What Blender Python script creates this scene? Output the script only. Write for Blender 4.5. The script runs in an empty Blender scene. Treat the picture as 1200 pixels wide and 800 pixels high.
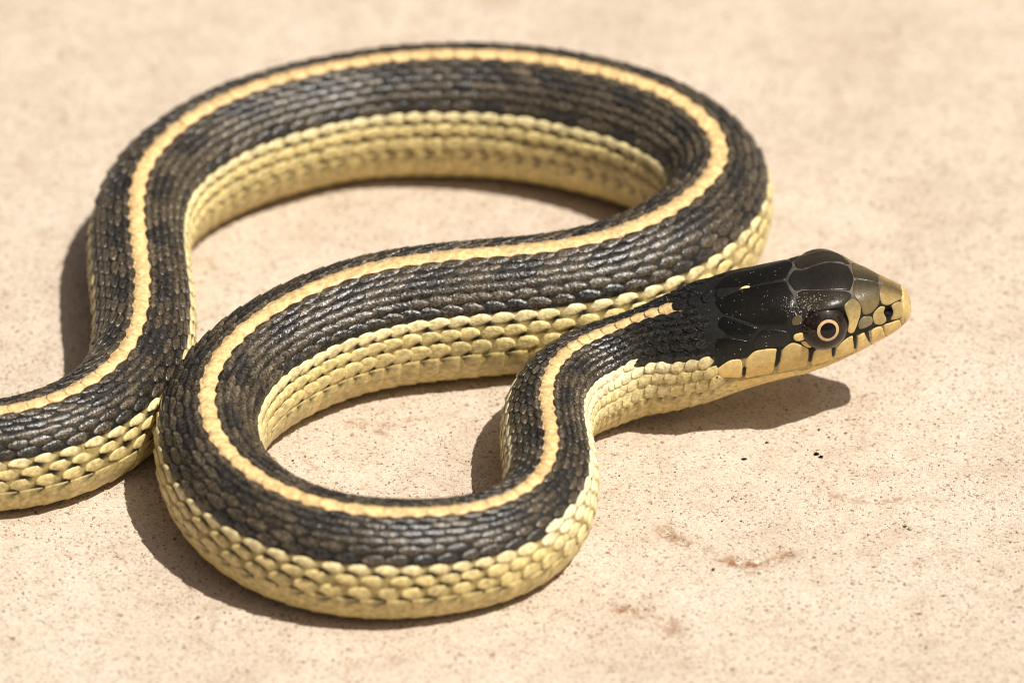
import bpy, math, random
import numpy as np
from mathutils import Vector, Matrix, noise as mnoise

# ---------------------------------------------------------------- camera, sky, sun, exposure
S = bpy.context.scene
MM = 0.001
ELEV = math.radians(36.0)
CAM_D = 0.600
cam_d = bpy.data.cameras.new('camera')
cam_d.sensor_width = 36.0
cam_d.lens = 36.0 * CAM_D / 0.120
cam_d.clip_start = 0.01
cam_d.clip_end = 50.0
cam_d.dof.use_dof = True
cam_d.dof.focus_distance = 0.577
cam_d.dof.aperture_fstop = 16.5
cam_d.dof.aperture_blades = 9
cam = bpy.data.objects.new('camera', cam_d)
cam.location = (0.0, -CAM_D * math.cos(ELEV), CAM_D * math.sin(ELEV))
cam.rotation_euler = (math.pi / 2 - ELEV, 0, 0)
S.collection.objects.link(cam)
S.camera = cam

SUN_DIR = Vector((0.43, -0.22, 1.0)).normalized()
w = bpy.data.worlds.new('World')
S.world = w
w.use_nodes = True
wn = w.node_tree.nodes
sky = wn.new('ShaderNodeTexSky')
sky.sky_type = 'NISHITA'
sky.sun_disc = False
sky.sun_elevation = math.asin(SUN_DIR.z)
sky.sun_rotation = math.atan2(SUN_DIR.x, SUN_DIR.y)
sky.air_density = 0.35
sky.dust_density = 5.0
sky.ozone_density = 0.0
w.node_tree.links.new(sky.outputs[0], wn['Background'].inputs[0])
wn['Background'].inputs[1].default_value = 0.05

sun_d = bpy.data.lights.new('sun', 'SUN')
sun_d.energy = 4.6
sun_d.angle = math.radians(0.5)
sun_d.color = (1.0, 0.97, 0.905)
sun = bpy.data.objects.new('sun', sun_d)
sun.rotation_euler = SUN_DIR.to_track_quat('Z', 'Y').to_euler()
sun.location = (0.3, -0.1, 0.6)
S.collection.objects.link(sun)

S.render.engine = 'CYCLES'
S.cycles.pixel_filter_type = 'BLACKMAN_HARRIS'
S.cycles.filter_width = 1.0
S.view_settings.view_transform = 'Standard'
S.view_settings.look = 'None'
S.view_settings.gamma = 1.0
S.view_settings.exposure = 0.32

C = S.collection
rng = np.random.default_rng(7)

# ---------------------------------------------------------------- measured shape of the snake
# spine of the snake, tail tip to snout: x, y, z of the axis, half height, half width (mm), roll, heading (deg), u (mm)
SPINE = [
(-118.78,-29.44,1.18,1.266,1.076,0.0,21.51,0.00),
(-117.61,-28.98,1.28,1.375,1.168,0.0,21.41,1.25),
(-116.43,-28.52,1.38,1.483,1.261,0.0,21.17,2.50),
(-115.25,-28.06,1.48,1.591,1.353,0.0,20.64,3.75),
(-114.08,-27.63,1.58,1.700,1.445,0.0,19.70,5.00),
(-112.90,-27.21,1.68,1.808,1.537,0.0,18.27,6.25),
(-111.71,-26.84,1.78,1.917,1.630,0.0,16.33,7.50),
(-110.52,-26.52,1.89,2.028,1.723,0.0,13.99,8.75),
(-109.32,-26.24,1.99,2.139,1.818,0.0,11.45,10.00),
(-108.12,-26.03,2.09,2.252,1.914,0.0,8.96,11.25),
(-106.90,-25.86,2.20,2.366,2.011,0.0,6.73,12.50),
(-105.68,-25.74,2.31,2.481,2.109,0.0,4.90,13.75),
(-104.45,-25.66,2.42,2.598,2.208,0.0,3.51,15.00),
(-103.21,-25.60,2.53,2.716,2.308,0.0,2.48,16.25),
(-101.97,-25.55,2.64,2.835,2.410,0.0,1.68,17.50),
(-100.73,-25.52,2.75,2.955,2.512,0.0,0.97,18.75),
(-99.48,-25.51,2.86,3.077,2.616,0.0,0.20,20.00),
(-98.24,-25.51,2.98,3.201,2.721,0.0,-0.74,21.25),
(-96.99,-25.54,3.09,3.327,2.828,0.0,-1.92,22.50),
(-95.76,-25.59,3.21,3.456,2.938,0.0,-3.35,23.75),
(-94.52,-25.68,3.34,3.589,3.051,0.0,-4.97,25.00),
(-93.29,-25.81,3.47,3.727,3.168,0.0,-6.66,26.25),
(-92.06,-25.97,3.60,3.867,3.287,0.0,-8.25,27.50),
(-90.84,-26.17,3.73,4.009,3.408,0.0,-9.60,28.75),
(-89.62,-26.39,3.86,4.151,3.529,0.0,-10.60,30.00),
(-88.39,-26.63,3.99,4.291,3.647,0.0,-11.21,31.25),
(-87.17,-26.87,4.12,4.426,3.762,0.0,-11.46,32.50),
(-85.95,-27.12,4.24,4.554,3.871,0.0,-11.41,33.75),
(-84.72,-27.37,4.35,4.675,3.974,0.0,-11.18,35.00),
(-83.50,-27.61,4.45,4.789,4.071,0.0,-10.85,36.25),
(-82.27,-27.84,4.55,4.897,4.162,0.0,-10.50,37.50),
(-81.04,-28.06,4.65,4.999,4.249,0.0,-10.16,38.75),
(-79.82,-28.28,4.74,5.097,4.332,0.0,-9.83,40.00),
(-78.59,-28.49,4.83,5.191,4.412,0.0,-9.50,41.25),
(-77.35,-28.69,4.91,5.281,4.489,0.0,-9.14,42.50),
(-76.12,-28.89,4.99,5.367,4.562,0.0,-8.73,43.75),
(-74.89,-29.07,5.07,5.450,4.632,0.0,-8.30,45.00),
(-73.65,-29.25,5.14,5.529,4.699,0.0,-7.83,46.25),
(-72.42,-29.41,5.21,5.604,4.763,0.0,-7.33,47.50),
(-71.18,-29.56,5.28,5.675,4.824,0.0,-6.78,48.75),
(-69.94,-29.71,5.34,5.744,4.882,0.0,-6.14,50.00),
(-68.70,-29.83,5.40,5.809,4.938,0.0,-5.37,51.25),
(-67.45,-29.94,5.46,5.871,4.990,0.0,-4.43,52.50),
(-66.21,-30.03,5.51,5.929,5.040,0.0,-3.31,53.75),
(-64.96,-30.09,5.57,5.984,5.087,0.0,-2.02,55.00),
(-63.72,-30.12,5.61,6.035,5.130,0.0,-0.61,56.25),
(-62.47,-30.11,5.66,6.083,5.171,0.0,0.92,57.51),
(-61.22,-30.08,5.70,6.127,5.208,0.0,2.57,58.76),
(-59.98,-30.00,5.74,6.169,5.244,0.0,4.39,60.01),
(-58.74,-29.89,5.77,6.208,5.277,0.0,6.45,61.26),
(-57.51,-29.73,5.81,6.245,5.308,0.0,8.85,62.51),
(-56.29,-29.51,5.84,6.280,5.338,0.0,11.65,63.76),
(-55.09,-29.23,5.87,6.313,5.366,0.0,14.86,65.01),
(-53.91,-28.88,5.90,6.346,5.394,0.0,18.44,66.26),
(-52.76,-28.45,5.93,6.377,5.421,0.0,22.32,67.51),
(-51.64,-27.95,5.96,6.408,5.447,0.0,26.39,68.76),
(-50.56,-27.36,5.99,6.440,5.474,0.0,30.56,70.01),
(-49.53,-26.70,6.02,6.473,5.502,0.0,34.77,71.26),
(-48.55,-25.96,6.05,6.508,5.532,0.0,38.99,72.51),
(-47.62,-25.16,6.09,6.544,5.563,0.0,43.23,73.76),
(-46.76,-24.28,6.12,6.582,5.595,0.0,47.50,75.01),
(-45.96,-23.35,6.16,6.619,5.626,0.0,51.84,76.26),
(-45.24,-22.36,6.19,6.652,5.654,0.0,56.25,77.51),
(-44.60,-21.31,6.21,6.682,5.680,0.0,60.71,78.76),
(-44.05,-20.22,6.24,6.709,5.703,0.0,65.16,80.01),
(-43.58,-19.10,6.26,6.735,5.725,0.0,69.49,81.26),
(-43.19,-17.93,6.29,6.761,5.747,0.0,73.60,82.51),
(-42.89,-16.74,6.31,6.787,5.769,0.0,77.35,83.76),
(-42.65,-15.53,6.33,6.811,5.789,0.0,80.65,85.01),
(-42.49,-14.30,6.35,6.833,5.808,0.0,83.46,86.26),
(-42.38,-13.06,6.37,6.852,5.824,0.0,85.78,87.51),
(-42.31,-11.82,6.39,6.868,5.838,0.0,87.66,88.76),
(-42.28,-10.57,6.40,6.881,5.849,0.0,89.24,90.01),
(-42.28,-9.33,6.41,6.893,5.859,0.0,90.62,91.26),
(-42.30,-8.08,6.42,6.901,5.866,0.0,91.93,92.51),
(-42.36,-6.83,6.42,6.908,5.872,0.0,93.20,93.76),
(-42.44,-5.59,6.43,6.914,5.877,0.0,94.41,95.01),
(-42.55,-4.35,6.43,6.918,5.880,0.0,95.49,96.26),
(-42.68,-3.10,6.44,6.922,5.883,0.0,96.34,97.51),
(-42.83,-1.86,6.44,6.925,5.886,0.0,96.92,98.76),
(-42.99,-0.62,6.44,6.928,5.888,0.0,97.20,100.01),
(-43.15,0.62,6.45,6.930,5.891,0.0,97.22,101.26),
(-43.30,1.86,6.45,6.933,5.893,0.0,97.01,102.51),
(-43.45,3.10,6.45,6.935,5.895,0.0,96.60,103.76),
(-43.59,4.35,6.45,6.937,5.897,0.0,96.00,105.01),
(-43.72,5.59,6.45,6.940,5.899,0.0,95.22,106.26),
(-43.82,6.83,6.46,6.944,5.903,0.0,94.25,107.51),
(-43.90,8.08,6.46,6.950,5.908,0.0,93.08,108.76),
(-43.96,9.33,6.47,6.959,5.915,0.0,91.68,110.01),
(-43.98,10.57,6.48,6.970,5.925,0.0,89.99,111.26),
(-43.96,11.81,6.49,6.982,5.935,0.0,87.97,112.51),
(-43.89,13.05,6.51,6.996,5.947,0.0,85.57,113.76),
(-43.77,14.29,6.52,7.012,5.961,0.0,82.78,115.01),
(-43.58,15.51,6.54,7.036,5.980,0.0,79.64,116.26),
(-43.33,16.71,6.57,7.068,6.008,0.0,76.23,117.51),
(-43.00,17.90,6.61,7.109,6.043,0.0,72.66,118.76),
(-42.59,19.06,6.65,7.155,6.082,0.0,69.02,120.01),
(-42.12,20.20,6.70,7.200,6.120,0.0,65.40,121.26),
(-41.57,21.30,6.74,7.244,6.157,0.0,61.86,122.51),
(-40.95,22.37,6.78,7.287,6.194,0.0,58.45,123.76),
(-40.28,23.40,6.82,7.331,6.232,0.0,55.18,125.01),
(-39.54,24.40,6.86,7.378,6.272,0.0,52.09,126.26),
(-38.75,25.36,6.91,7.428,6.314,0.0,49.20,127.51),
(-37.92,26.28,6.95,7.477,6.356,0.0,46.54,128.76),
(-37.04,27.16,7.00,7.525,6.396,0.0,44.07,130.01),
(-36.13,28.00,7.04,7.569,6.434,0.0,41.77,131.26),
(-35.19,28.81,7.08,7.608,6.467,0.0,39.59,132.51),
(-34.21,29.59,7.11,7.643,6.497,0.0,37.48,133.76),
(-33.21,30.33,7.13,7.671,6.521,0.0,35.42,135.01),
(-32.19,31.03,7.15,7.693,6.539,0.0,33.43,136.26),
(-31.13,31.70,7.17,7.708,6.552,0.0,31.55,137.51),
(-30.06,32.33,7.18,7.718,6.560,0.0,29.80,138.76),
(-28.97,32.94,7.18,7.724,6.566,0.0,28.22,140.01),
(-27.86,33.51,7.19,7.730,6.570,0.0,26.78,141.26),
(-26.74,34.06,7.19,7.734,6.574,0.0,25.40,142.51),
(-25.60,34.59,7.20,7.738,6.578,0.0,23.98,143.76),
(-24.46,35.08,7.20,7.743,6.581,0.0,22.42,145.01),
(-23.30,35.54,7.21,7.748,6.586,0.0,20.65,146.26),
(-22.13,35.96,7.21,7.756,6.592,0.0,18.65,147.51),
(-20.94,36.34,7.23,7.769,6.604,0.0,16.46,148.76),
(-19.74,36.67,7.25,7.791,6.623,0.0,14.16,150.01),
(-18.53,36.94,7.28,7.823,6.650,0.0,11.82,151.26),
(-17.31,37.17,7.31,7.863,6.683,0.0,9.54,152.51),
(-16.08,37.35,7.35,7.907,6.721,0.0,7.41,153.76),
(-14.85,37.49,7.40,7.952,6.759,0.0,5.51,155.01),
(-13.61,37.59,7.44,7.997,6.797,0.0,3.88,156.26),
(-12.36,37.66,7.48,8.038,6.833,0.0,2.53,157.51),
(-11.11,37.70,7.51,8.076,6.865,0.0,1.43,158.76),
(-9.86,37.72,7.54,8.107,6.891,0.0,0.48,160.01),
(-8.62,37.72,7.56,8.132,6.912,0.0,-0.42,161.26),
(-7.37,37.70,7.58,8.151,6.929,0.0,-1.38,162.51),
(-6.12,37.66,7.60,8.167,6.942,0.0,-2.50,163.76),
(-4.87,37.60,7.61,8.182,6.955,0.0,-3.83,165.01),
(-3.63,37.50,7.62,8.199,6.969,0.0,-5.38,166.26),
(-2.39,37.36,7.64,8.216,6.984,0.0,-7.12,167.51),
(-1.16,37.19,7.66,8.235,7.000,0.0,-8.98,168.76),
(0.07,36.97,7.68,8.253,7.015,0.0,-10.87,170.02),
(1.29,36.72,7.69,8.270,7.030,0.0,-12.75,171.27),
(2.50,36.42,7.70,8.285,7.042,0.0,-14.57,172.52),
(3.70,36.09,7.72,8.297,7.052,0.0,-16.30,173.77),
(4.89,35.72,7.73,8.307,7.061,0.0,-17.91,175.02),
(6.07,35.32,7.73,8.315,7.067,0.0,-19.35,176.27),
(7.25,34.89,7.74,8.320,7.072,0.0,-20.63,177.52),
(8.41,34.44,7.74,8.324,7.075,0.0,-21.78,178.77),
(9.57,33.97,7.74,8.325,7.076,0.0,-22.90,180.02),
(10.72,33.47,7.74,8.323,7.074,0.0,-24.10,181.27),
(11.85,32.95,7.74,8.318,7.071,0.0,-25.50,182.52),
(12.97,32.40,7.73,8.312,7.065,0.0,-27.15,183.77),
(14.07,31.81,7.72,8.302,7.057,0.0,-29.06,185.02),
(15.14,31.19,7.71,8.290,7.046,0.0,-31.15,186.27),
(16.19,30.53,7.69,8.273,7.032,0.0,-33.38,187.52),
(17.22,29.82,7.67,8.251,7.013,0.0,-35.68,188.77),
(18.21,29.08,7.65,8.222,6.989,0.0,-38.08,190.02),
(19.17,28.29,7.61,8.184,6.956,0.0,-40.66,191.27),
(20.10,27.47,7.57,8.134,6.914,0.0,-43.56,192.52),
(20.97,26.59,7.51,8.075,6.863,0.0,-46.94,193.77),
(21.78,25.67,7.45,8.006,6.805,0.0,-50.92,195.02),
(22.51,24.70,7.38,7.933,6.743,0.0,-55.60,196.27),
(23.15,23.68,7.31,7.859,6.680,0.0,-60.98,197.52),
(23.68,22.61,7.24,7.789,6.620,0.0,-66.97,198.77),
(24.08,21.49,7.19,7.728,6.568,0.0,-73.37,200.02),
(24.36,20.33,7.14,7.679,6.527,0.0,-79.92,201.27),
(24.50,19.15,7.11,7.646,6.499,0.0,-86.31,202.52),
(24.51,17.96,7.09,7.627,6.483,0.0,-92.31,203.77),
(24.40,16.76,7.09,7.621,6.478,0.0,-97.79,205.02),
(24.18,15.56,7.09,7.628,6.484,0.0,-102.67,206.27),
(23.86,14.38,7.11,7.645,6.499,0.0,-106.97,207.52),
(23.46,13.22,7.13,7.671,6.520,0.0,-110.76,208.77),
(22.98,12.08,7.16,7.701,6.546,0.0,-114.14,210.02),
(22.44,10.97,7.19,7.734,6.574,0.0,-117.23,211.27),
(21.85,9.88,7.22,7.768,6.603,0.0,-120.14,212.52),
(21.20,8.82,7.26,7.802,6.632,0.0,-122.97,213.77),
(20.50,7.80,7.29,7.835,6.660,0.0,-125.78,215.02),
(19.75,6.81,7.32,7.866,6.686,0.0,-128.61,216.27),
(18.95,5.86,7.34,7.892,6.709,0.0,-131.48,217.52),
(18.11,4.95,7.36,7.913,6.726,0.0,-134.38,218.77),
(17.22,4.09,7.37,7.926,6.737,0.0,-137.31,220.02),
(16.29,3.27,7.38,7.935,6.745,0.0,-140.24,221.27),
(15.31,2.50,7.38,7.940,6.749,0.0,-143.18,222.52),
(14.30,1.79,7.39,7.942,6.751,0.0,-146.09,223.77),
(13.26,1.12,7.39,7.942,6.751,0.0,-148.97,225.02),
(12.18,0.51,7.38,7.939,6.748,0.0,-151.80,226.27),
(11.07,-0.05,7.38,7.935,6.744,0.0,-154.55,227.52),
(9.94,-0.56,7.37,7.929,6.739,0.0,-157.18,228.77),
(8.78,-1.01,7.37,7.922,6.734,0.0,-159.65,230.02),
(7.61,-1.42,7.36,7.917,6.729,0.0,-161.91,231.27),
(6.42,-1.78,7.36,7.912,6.726,0.0,-163.92,232.52),
(5.21,-2.11,7.36,7.909,6.723,0.0,-165.69,233.77),
(4.00,-2.40,7.35,7.907,6.721,0.0,-167.20,235.02),
(2.78,-2.66,7.35,7.909,6.722,0.0,-168.46,236.27),
(1.55,-2.89,7.36,7.913,6.726,0.0,-169.48,237.52),
(0.32,-3.11,7.37,7.920,6.732,0.0,-170.25,238.77),
(-0.91,-3.32,7.37,7.928,6.739,0.0,-170.79,240.02),
(-2.14,-3.51,7.38,7.936,6.746,0.0,-171.12,241.27),
(-3.38,-3.70,7.39,7.942,6.751,0.0,-171.25,242.52),
(-4.62,-3.89,7.39,7.945,6.753,0.0,-171.21,243.77),
(-5.85,-4.08,7.39,7.945,6.753,0.0,-171.00,245.02),
(-7.09,-4.28,7.39,7.942,6.751,0.0,-170.62,246.27),
(-8.32,-4.49,7.38,7.938,6.747,0.0,-170.05,247.52),
(-9.55,-4.71,7.37,7.930,6.740,0.0,-169.24,248.77),
(-10.77,-4.95,7.36,7.918,6.730,0.0,-168.14,250.02),
(-11.99,-5.22,7.35,7.902,6.717,0.0,-166.73,251.27),
(-13.20,-5.52,7.33,7.883,6.700,0.0,-165.00,252.52),
(-14.40,-5.86,7.31,7.859,6.680,0.0,-163.00,253.77),
(-15.58,-6.25,7.28,7.832,6.657,0.0,-160.77,255.02),
(-16.74,-6.68,7.26,7.803,6.632,0.0,-158.40,256.27),
(-17.89,-7.16,7.23,7.771,6.606,0.0,-155.95,257.52),
(-19.01,-7.69,7.20,7.740,6.579,0.0,-153.49,258.77),
(-20.11,-8.27,7.17,7.709,6.553,0.0,-151.06,260.02),
(-21.18,-8.89,7.14,7.678,6.526,0.0,-148.70,261.27),
(-22.23,-9.56,7.11,7.648,6.501,0.0,-146.41,262.52),
(-23.26,-10.27,7.08,7.618,6.475,0.0,-144.20,263.77),
(-24.25,-11.02,7.06,7.588,6.449,0.0,-142.02,265.02),
(-25.22,-11.80,7.03,7.558,6.424,0.0,-139.85,266.27),
(-26.16,-12.62,7.00,7.527,6.398,0.0,-137.63,267.52),
(-27.06,-13.48,6.97,7.496,6.372,0.0,-135.33,268.77),
(-27.93,-14.37,6.94,7.464,6.344,0.0,-132.90,270.02),
(-28.75,-15.30,6.91,7.430,6.315,0.0,-130.31,271.27),
(-29.53,-16.26,6.88,7.394,6.285,0.0,-127.54,272.52),
(-30.26,-17.26,6.84,7.357,6.253,0.0,-124.57,273.77),
(-30.94,-18.30,6.81,7.321,6.223,0.0,-121.41,275.02),
(-31.55,-19.37,6.78,7.287,6.194,0.0,-118.06,276.27),
(-32.10,-20.48,6.75,7.256,6.168,0.0,-114.55,277.52),
(-32.58,-21.61,6.72,7.227,6.143,0.0,-110.93,278.77),
(-32.98,-22.78,6.70,7.199,6.119,0.0,-107.24,280.02),
(-33.31,-23.97,6.67,7.171,6.095,0.0,-103.54,281.27),
(-33.56,-25.17,6.64,7.143,6.071,0.0,-99.89,282.53),
(-33.73,-26.39,6.62,7.118,6.050,0.0,-96.33,283.78),
(-33.83,-27.62,6.60,7.096,6.032,0.0,-92.85,285.03),
(-33.85,-28.85,6.58,7.079,6.017,0.0,-89.41,286.28),
(-33.80,-30.09,6.57,7.062,6.003,0.0,-85.93,287.53),
(-33.68,-31.31,6.55,7.044,5.987,0.0,-82.36,288.78),
(-33.48,-32.53,6.53,7.022,5.969,0.0,-78.70,290.03),
(-33.20,-33.72,6.51,6.998,5.948,0.0,-74.98,291.28),
(-32.84,-34.90,6.49,6.974,5.928,0.0,-71.29,292.53),
(-32.40,-36.06,6.47,6.954,5.911,0.0,-67.68,293.78),
(-31.90,-37.18,6.45,6.937,5.897,0.0,-64.19,295.03),
(-31.33,-38.28,6.44,6.925,5.886,0.0,-60.81,296.28),
(-30.69,-39.34,6.43,6.914,5.876,0.0,-57.49,297.53),
(-30.00,-40.36,6.42,6.903,5.867,0.0,-54.17,298.78),
(-29.25,-41.35,6.41,6.891,5.858,0.0,-50.81,300.03),
(-28.44,-42.28,6.40,6.878,5.846,0.0,-47.36,301.28),
(-27.58,-43.16,6.38,6.861,5.832,0.0,-43.81,302.53),
(-26.66,-43.99,6.36,6.841,5.815,0.0,-40.19,303.78),
(-25.69,-44.75,6.34,6.819,5.796,0.0,-36.53,305.03),
(-24.68,-45.45,6.32,6.797,5.778,0.0,-32.87,306.28),
(-23.62,-46.09,6.30,6.776,5.760,0.0,-29.27,307.53),
(-22.53,-46.66,6.28,6.757,5.743,0.0,-25.75,308.78),
(-21.40,-47.16,6.27,6.739,5.728,0.0,-22.31,310.03),
(-20.24,-47.60,6.25,6.722,5.714,0.0,-18.90,311.28),
(-19.06,-47.96,6.24,6.707,5.701,0.0,-15.48,312.53),
(-17.86,-48.26,6.22,6.691,5.687,0.0,-12.02,313.78),
(-16.65,-48.48,6.21,6.674,5.673,0.0,-8.52,315.03),
(-15.42,-48.62,6.19,6.652,5.654,0.0,-5.04,316.28),
(-14.19,-48.69,6.16,6.623,5.630,0.0,-1.70,317.53),
(-12.96,-48.69,6.12,6.586,5.598,0.0,1.40,318.78),
(-11.72,-48.63,6.08,6.542,5.560,0.0,4.21,320.03),
(-10.48,-48.51,6.04,6.493,5.519,0.0,6.76,321.28),
(-9.25,-48.34,5.99,6.444,5.477,0.0,9.18,322.53),
(-8.03,-48.11,5.95,6.396,5.436,0.0,11.61,323.78),
(-6.82,-47.84,5.90,6.349,5.397,0.0,14.22,325.03),
(-5.62,-47.51,5.86,6.306,5.360,0.0,17.15,326.28),
(-4.46,-47.11,5.83,6.266,5.326,0.0,20.50,327.53),
(-3.32,-46.65,5.79,6.230,5.296,0.0,24.32,328.78),
(-2.22,-46.11,5.77,6.200,5.270,0.0,28.63,330.03),
(-1.17,-45.48,5.74,6.175,5.249,0.0,33.41,331.28),
(-0.19,-44.77,5.72,6.155,5.232,0.0,38.60,332.53),
(0.72,-43.98,5.71,6.141,5.220,0.0,44.17,333.78),
(1.54,-43.10,5.70,6.133,5.213,0.0,50.03,335.03),
(2.26,-42.14,5.70,6.131,5.211,0.0,56.08,336.28),
(2.87,-41.11,5.70,6.133,5.213,0.0,62.19,337.53),
(3.37,-40.02,5.71,6.137,5.216,0.0,68.18,338.78),
(3.76,-38.88,5.71,6.138,5.217,0.0,73.85,340.03),
(4.04,-37.70,5.71,6.135,5.215,0.0,79.01,341.28),
(4.22,-36.50,5.70,6.127,5.208,0.0,83.53,342.53),
(4.31,-35.27,5.69,6.113,5.196,0.0,87.33,343.78),
(4.33,-34.04,5.67,6.095,5.181,0.0,90.37,345.03),
(4.29,-32.80,5.65,6.074,5.163,0.0,92.63,346.28),
(4.21,-31.56,5.63,6.051,5.143,0.0,94.08,347.53),
(4.11,-30.32,5.61,6.028,5.124,0.0,94.70,348.78),
(4.00,-29.08,5.59,6.007,5.106,0.0,94.43,350.03),
(3.91,-27.84,5.57,5.989,5.091,0.0,93.27,351.28),
(3.85,-26.60,5.56,5.975,5.079,0.0,91.22,352.53),
(3.85,-25.36,5.55,5.964,5.070,0.0,88.32,353.78),
(3.92,-24.14,5.54,5.955,5.062,0.0,84.64,355.03),
(4.07,-22.93,5.53,5.947,5.055,0.0,80.26,356.28),
(4.33,-21.74,5.53,5.942,5.050,0.0,75.27,357.53),
(4.69,-20.58,5.52,5.939,5.048,0.0,69.76,358.78),
(5.16,-19.48,5.53,5.942,5.051,0.0,63.80,360.03),
(5.74,-18.44,5.54,5.952,5.059,0.0,57.48,361.28),
(6.43,-17.47,5.55,5.971,5.075,-0.0,50.86,362.53),
(7.23,-16.60,5.58,6.001,5.102,-0.0,44.02,363.78),
(8.12,-15.84,5.62,6.045,5.137,-0.0,37.02,365.03),
(9.09,-15.19,5.68,6.100,5.171,-0.0,30.00,366.28),
(10.13,-14.68,5.78,6.167,5.175,-0.1,23.26,367.53),
(11.23,-14.28,5.95,6.243,5.115,-0.3,17.27,368.78),
(12.36,-14.00,6.21,6.327,4.994,-0.6,12.51,370.03),
(13.52,-13.79,6.55,6.417,4.895,-0.6,9.25,371.28),
(14.70,-13.62,6.94,6.512,4.916,-0.1,7.32,372.53),
(15.89,-13.49,7.33,6.609,5.148,1.1,6.26,373.78),
(17.10,-13.36,7.71,6.707,5.567,3.0,5.52,375.03),
(18.32,-13.25,8.14,6.804,5.893,5.1,4.64,376.28),
(19.55,-13.16,8.62,6.898,6.104,7.1,3.44,377.53),
(20.79,-13.10,9.11,6.958,6.278,8.5,2.09,378.78),
(22.04,-13.07,9.59,6.994,6.439,9.6,0.87,380.03),
(23.29,-13.07,10.08,7.026,6.451,10.3,-0.03,381.28),
(24.53,-13.08,10.57,7.055,6.322,10.8,-0.54,382.53),
(25.78,-13.09,10.99,7.055,6.176,11.3,-0.70,383.78),
(27.03,-13.11,11.37,7.031,6.024,11.9,-0.56,385.03),
(28.27,-13.12,11.74,6.988,5.985,12.0,-0.12,386.28),
(29.51,-13.12,12.08,6.903,5.974,12.0,-0.10,387.53),
(30.75,-13.10,12.37,6.754,5.977,12.0,-0.08,388.78),
(31.98,-13.06,12.63,6.570,6.016,12.0,-0.06,390.03),
(32.93,-13.03,12.82,6.420,6.152,12.0,-0.05,391.03),
(33.18,-13.02,12.88,6.389,6.162,12.0,-0.04,391.28),
(33.42,-13.02,12.94,6.363,6.157,12.0,-0.04,391.53),
(33.67,-13.01,13.01,6.341,6.143,12.0,-0.04,391.78),
(33.92,-13.00,13.09,6.321,6.122,12.0,-0.03,392.03),
(34.17,-13.00,13.17,6.301,6.095,12.0,-0.03,392.28),
(34.42,-13.00,13.25,6.280,6.064,12.0,-0.02,392.53),
(34.67,-12.99,13.32,6.257,6.029,12.0,-0.02,392.78),
(34.92,-12.99,13.38,6.231,5.994,12.0,-0.02,393.03),
(35.17,-12.99,13.44,6.198,5.956,12.0,-0.01,393.28),
(35.41,-12.99,13.50,6.160,5.909,12.0,-0.01,393.53),
(35.66,-12.99,13.55,6.117,5.854,12.0,-0.00,393.78),
(35.90,-12.99,13.60,6.070,5.791,12.0,-0.00,394.03),
(36.15,-13.00,13.65,6.018,5.722,12.0,-0.00,394.28),
(36.39,-13.00,13.69,5.962,5.648,12.0,-0.00,394.53),
(36.63,-13.00,13.73,5.903,5.570,12.0,-0.00,394.78),
(36.87,-13.01,13.76,5.842,5.488,12.0,-0.00,395.03),
(37.11,-13.02,13.79,5.777,5.404,12.0,-0.00,395.29),
(37.35,-13.02,13.81,5.701,5.308,12.0,-0.00,395.54),
(37.58,-13.03,13.83,5.617,5.201,12.0,-0.00,395.79),
(37.82,-13.04,13.84,5.525,5.086,12.0,-0.00,396.04),
(38.05,-13.04,13.85,5.430,4.966,12.0,-0.00,396.29),
(38.28,-13.05,13.87,5.335,4.844,12.0,-0.00,396.54),
(38.51,-13.06,13.89,5.241,4.724,12.0,-0.00,396.79),
(38.75,-13.07,13.90,5.153,4.609,12.0,-0.00,397.04),
(38.98,-13.07,13.93,5.070,4.500,12.0,-0.00,397.29),
(39.22,-13.08,13.96,4.989,4.393,12.0,-0.00,397.54),
(39.45,-13.09,13.99,4.908,4.286,12.0,-0.00,397.79),
(39.69,-13.10,14.02,4.827,4.175,12.0,-0.00,398.04),
(39.92,-13.10,14.05,4.743,4.058,12.0,-0.00,398.29),
(40.16,-13.11,14.07,4.656,3.928,12.0,-0.00,398.54),
(40.39,-13.11,14.09,4.569,3.777,11.8,-0.00,398.79),
(40.62,-13.12,14.10,4.481,3.619,11.6,-0.00,399.04),
(40.86,-13.12,14.12,4.388,3.466,11.4,-0.00,399.29),
(41.08,-13.13,14.13,4.290,3.331,11.1,-0.00,399.54),
(41.30,-13.13,14.14,4.183,3.228,11.0,-0.00,399.79),
(41.52,-13.14,14.16,4.066,3.146,10.7,-0.00,400.04),
(41.73,-13.14,14.17,3.939,3.076,10.5,-0.00,400.29),
(41.94,-13.15,14.18,3.805,3.013,10.3,-0.00,400.54),
(42.15,-13.15,14.20,3.667,2.951,10.1,-0.00,400.79),
(42.35,-13.15,14.21,3.530,2.887,10.0,-0.00,401.04),
(42.56,-13.16,14.23,3.394,2.814,10.0,-0.00,401.29),
(42.77,-13.16,14.26,3.262,2.733,10.0,-0.00,401.54),
(42.99,-13.17,14.30,3.130,2.647,10.0,-0.00,401.79),
(43.20,-13.17,14.34,2.994,2.560,10.0,-0.00,402.04),
(43.41,-13.18,14.38,2.853,2.478,10.0,-0.00,402.29),
(43.60,-13.18,14.41,2.701,2.405,10.0,-0.00,402.54),
(43.79,-13.19,14.45,2.535,2.346,10.0,-0.00,402.79),
(43.96,-13.20,14.48,2.358,2.292,10.0,-0.00,403.04),
(44.14,-13.21,14.51,2.175,2.231,10.0,-0.00,403.29),
(44.31,-13.21,14.53,1.992,2.149,10.0,-0.00,403.54),
(44.47,-13.22,14.54,1.806,2.034,10.0,-0.00,403.79),
(44.64,-13.23,14.55,1.615,1.889,10.0,-0.00,404.04),
(44.79,-13.24,14.54,1.416,1.712,10.0,-0.00,404.29),
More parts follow.
